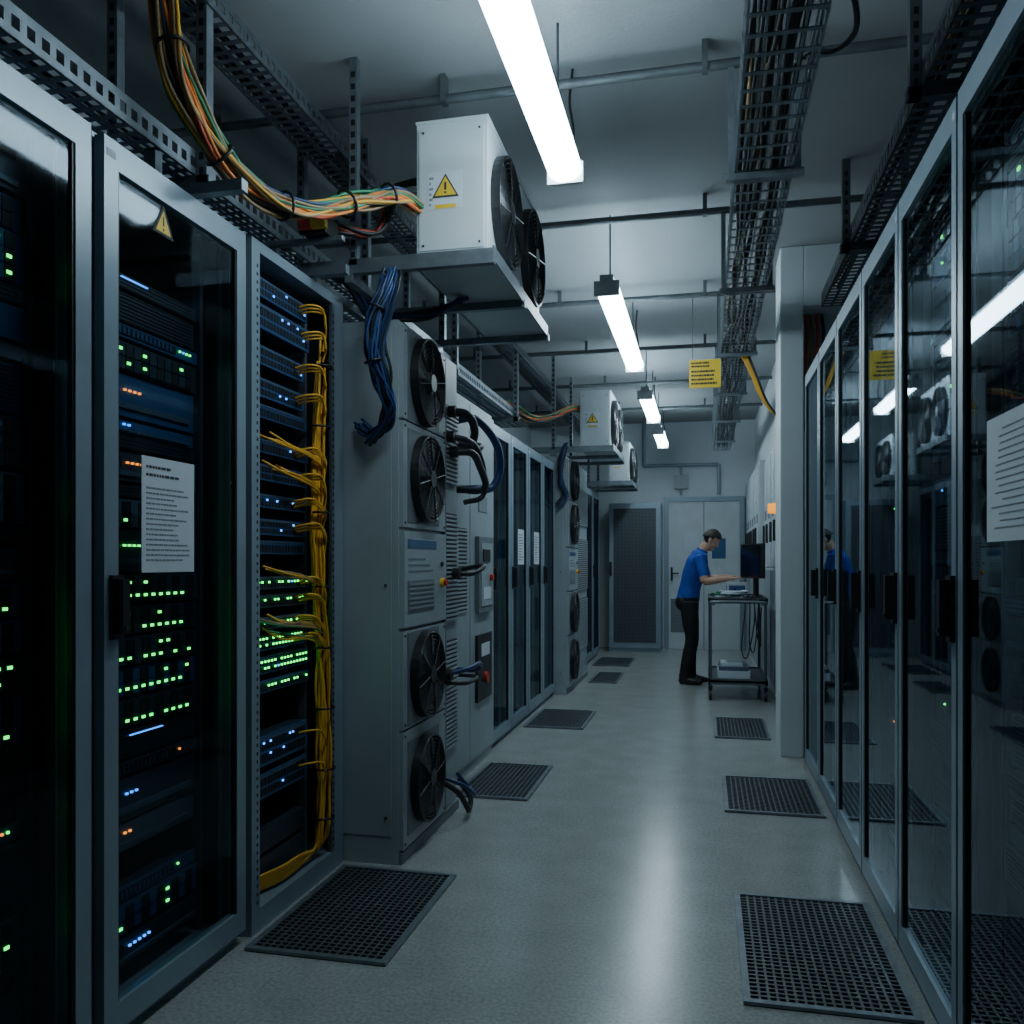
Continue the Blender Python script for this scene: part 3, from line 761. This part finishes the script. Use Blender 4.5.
# ------------------------------------------------------------ technician
def build_person(loc):
    mb = MB()
    def limb(pts, radii, seg=16, sub=5):
        P = catmull(pts, sub); n = len(P); rr = []
        for i in range(n):
            t = i/sub; k = min(int(t), len(pts)-2); f = t-k
            f2 = f*f*(3-2*f)
            rr.append(tuple(radii[k][q]*(1-f2)+radii[k+1][q]*f2 for q in (0, 1)))
        vs = []
        for i in range(n):
            T = (P[min(i+1, n-1)]-P[max(i-1, 0)]).normalized()
            yv = Vector((0, 1, 0)); yv = (yv-T*yv.dot(T))
            if yv.length < .2: yv = Vector((0, 0, 1)); yv = yv-T*yv.dot(T)
            yv.normalize(); xv = yv.cross(T)
            for k in range(seg):
                a = 2*math.pi*k/seg
                vs.append(P[i]+yv*math.cos(a)*rr[i][0]+xv*math.sin(a)*rr[i][1])
        fs = [(i*seg+k, i*seg+(k+1) % seg, (i+1)*seg+(k+1) % seg, (i+1)*seg+k) for i in range(n-1) for k in range(seg)]
        T0 = (P[0]-P[1]).normalized(); T1 = (P[-1]-P[-2]).normalized()
        a = len(vs); vs.append(P[0]+T0*min(rr[0])*.6); vs.append(P[-1]+T1*min(rr[-1])*.6)
        fs += [(a, (k+1) % seg, k) for k in range(seg)]
        fs += [(a+1, (n-1)*seg+k, (n-1)*seg+(k+1) % seg) for k in range(seg)]
        mb.add(vs, fs, 'skin', True)
    def ell(c, r, rot=0):
        vs = []; nu, nv = 16, 12; c = Vector(c)
        Rm = Matrix.Rotation(rot, 3, 'Y')
        for j in range(nv+1):
            ph = math.pi*j/nv
            for i in range(nu):
                th = 2*math.pi*i/nu
                v = Vector((r[0]*math.sin(ph)*math.cos(th), r[1]*math.sin(ph)*math.sin(th), r[2]*math.cos(ph)))
                vs.append(c+Rm @ v)
        fs = [(j*nu+i, j*nu+(i+1) % nu, (j+1)*nu+(i+1) % nu, (j+1)*nu+i) for j in range(nv) for i in range(nu)]
        mb.add(vs, fs, 'skin', True)
    limb([(-.01,0,.86),(-.01,0,.95),(.01,0,1.08),(.045,0,1.22),(.075,0,1.34),(.10,0,1.43),(.115,0,1.47)],
         [(.15,.11),(.165,.125),(.155,.115),(.175,.125),(.19,.12),(.15,.09),(.07,.06)], 24)
    ell((-.06, .07, .90), (.09, .09, .10)); ell((-.06, -.07, .90), (.09, .09, .10))
    limb([(.10,0,1.42),(.135,0,1.485),(.175,0,1.54)], [(.06,.06),(.052,.055),(.05,.055)], 16)
    tilt = math.radians(36); hc = Vector((.215, 0, 1.59)); Rm = Matrix.Rotation(tilt, 3, 'Y')
    def hp(x, y, z): return tuple(hc+Rm @ Vector((x, y, z)))
    ell(hp(-.005, 0, .03), (.095, .074, .085), tilt)
    ell(hp(.02, 0, -.035), (.068, .058, .080), tilt)
    ell(hp(.055, 0, -.085), (.030, .032, .026), tilt)
    limb([hp(.078,0,.018), hp(.098,0,-.018), hp(.098,0,-.028)], [(.009,.009),(.014,.015),(.016,.012)], 10)
    ell(hp(.080,0,.032), (.014,.045,.009), tilt)
    ell(hp(.083,0,-.058), (.012,.024,.006), tilt); ell(hp(.081,0,-.070), (.012,.022,.006), tilt)
    for s in (-1, 1): ell(hp(-.005, s*.075, -.01), (.018, .009, .032), tilt)
    for s, kx, ax_ in ((-1, .025, -.05), (1, .04, .02)):
        limb([(0, s*.085, .90), (.012, s*.095, .72), (kx, s*.10, .50), (kx-.03, s*.10, .32), (ax_, s*.10, .10), (ax_, s*.10, .06)],
             [(.092,.105),(.085,.092),(.062,.066),(.062,.068),(.052,.056),(.050,.054)], 16)
        limb([(ax_-.045, s*.10, .045), (ax_+.03, s*.10, .05), (ax_+.11, s*.105, .04), (ax_+.18, s*.11, .032)],
             [(.038,.042),(.043,.048),(.048,.036),(.036,.026)], 14)
    arms = {}
    for s, el, wr in ((-1, (.16,-.27,1.13), (.40,-.22,1.165)), (1, (.20,.26,1.15), (.42,.08,1.18))):
        sh = (.095, s*.185, 1.40); se = Vector(sh); ev = Vector(el); wv = Vector(wr)
        limb([sh, tuple(se.lerp(ev, .45)), el], [(.062,.062),(.055,.055),(.043,.043)], 14)
        limb([el, tuple(ev.lerp(wv, .35)), wr], [(.042,.042),(.042,.041),(.026,.030)], 14)
        d = (wv-ev).normalized(); side = Vector((0, 0, 1)).cross(d).normalized(); upv = d.cross(side)
        def q(a, b_, c): return tuple(wv+d*a+side*b_+upv*c)
        limb([q(-.01, 0, 0), q(.035, 0, -.002), q(.08, 0, -.008)], [(.028,.020),(.040,.016),(.040,.013)], 14)
        inn = -s
        for k, (fo, L) in enumerate(((.030, .070), (.010, .080), (-.010, .074), (-.030, .058))):
            b_ = fo*inn
            limb([q(.065, b_*.9, -.008), q(.085+L*.35, b_*1.12, -.004), q(.085+L*.70, b_*1.2, -.018), q(.085+L*.88, b_*1.2, -.036)],
                 [(.009,.009),(.0088,.0088),(.0082,.0082),(.0072,.0072)], 8, 3)
        limb([q(.012, .022*inn, -.006), q(.040, .052*inn, -.014), q(.070, .064*inn, -.024), q(.088, .062*inn, -.032)],
             [(.013,.013),(.0115,.0115),(.010,.010),(.008,.008)], 8, 3)
        arms[s] = (se, ev, wv)
    body = mb.finish('technician')
    rm = body.modifiers.new('remesh', 'REMESH'); rm.mode = 'VOXEL'; rm.voxel_size = .0065; rm.use_smooth_shade = True
    sm = body.modifiers.new('smooth', 'SMOOTH'); sm.factor = .5; sm.iterations = 2
    dg = bpy.context.evaluated_depsgraph_get(); me = bpy.data.meshes.new_from_object(body.evaluated_get(dg))
    body.modifiers.clear(); old = body.data; body.data = me; bpy.data.meshes.remove(old)
    me.materials.clear()
    order = ['skin', 'shirt', 'pants', 'shoe', 'hair', 'black']
    for n in order: me.materials.append(MATS[n])
    Ri = Rm.inverted()
    for p in me.polygons:
        c = p.center; k = 0
        onarm = False
        for s, (a, e, w) in arms.items():
            ab = e-a; t = (c-a).dot(ab)/ab.length_squared
            da = (c-(a+ab*max(0, min(1, t)))).length
            bc = w-e; t2 = (c-e).dot(bc)/bc.length_squared
            db = (c-(e+bc*max(0, min(1.8, t2)))).length
            if db < .075 and db < da and t > .80: onarm = True
            if t > .80 and da < .08 and c.z < 1.2 and abs(c.y) > .19: onarm = True
            if c.x > .27 and c.z < 1.3: onarm = True
        if onarm: k = 0
        elif c.z < .085: k = 3
        elif c.z < .93: k = 2
        elif c.z < .955: k = 5
        else:
            l = Ri @ (c-hc)
            nd = (c-Vector((.13, 0, 1.485))).dot(Vector((.45, 0, .9)))
            if nd < -.005: k = 1
            elif l.z > .062 or (l.x < -.005 and l.z > -.055 and not (abs(l.y) > .07 and l.x > -.03 and l.z < .03)): k = 4
            elif l.x < .02 and l.z > .01: k = 4
        p.material_index = k; p.use_smooth = True
    hb = MB()
    nu, nv = 24, 8; vs = []
    for j in range(nv+1):
        ph = (math.pi*.5)*j/nv
        for i in range(nu):
            th = 2*math.pi*i/nu
            v = Vector((.101*math.sin(ph)*math.cos(th)-.010, .080*math.sin(ph)*math.sin(th), .088*math.cos(ph)+.038))
            v.z += (.018*max(0, math.cos(th)) - .055*max(0, -math.cos(th)))*(j/nv)**2
            vs.append(hc+Rm @ v)
    hb.add(vs, [(j*nu+i, (j+1)*nu+i, (j+1)*nu+(i+1) % nu, j*nu+(i+1) % nu) for j in range(nv) for i in range(nu)], 'hair', True)
    for s in (-1, 1):
        c = hc+Rm @ Vector((.080, s*.030, .012)); hb.cyl(c, c+Rm @ Vector((.006, 0, 0)), .009, 'eyewhite', 10); hb.cyl(c+Rm @ Vector((.006,0,0)), c+Rm @ Vector((.008, 0, 0)), .005, 'ink', 8)
        a = hc+Rm @ Vector((.088, s*.016, .032)); b2 = hc+Rm @ Vector((.078, s*.046, .030)); hb.cyl(a, b2, .004, 'hair', 6)
    hb.ring((.125, 0, 1.472), (.45, 0, .9), .058, .011, 'shirt', 20, 6)
    hair = hb.finish('hair_and_face_details', parent=body)
    for ob in (body, hair):
        for v in ob.data.vertices:
            if v.co.z > .93:
                dz = v.co.z-.93
                v.co.x += .03*dz; v.co.z -= .01*dz
    body.location = loc
    body.scale = (.97, .97, .97)
    return body
build_person((-.165, 9.28, 0))

# ------------------------------------------------------------ world + camera
w = bpy.data.worlds.new('world'); scene.world = w; w.use_nodes = True
w.node_tree.nodes['Background'].inputs[0].default_value = (0.02, 0.03, 0.04, 1)
cam = bpy.data.cameras.new('camera'); co = bpy.data.objects.new('camera', cam); scene.collection.objects.link(co)
co.location = (0, 0, 1.3); co.rotation_euler = (math.radians(90), 0, math.radians(12.79))
cam.lens = 29.88; cam.sensor_width = 36; cam.shift_y = 0.0488; cam.clip_start = .05
scene.camera = co
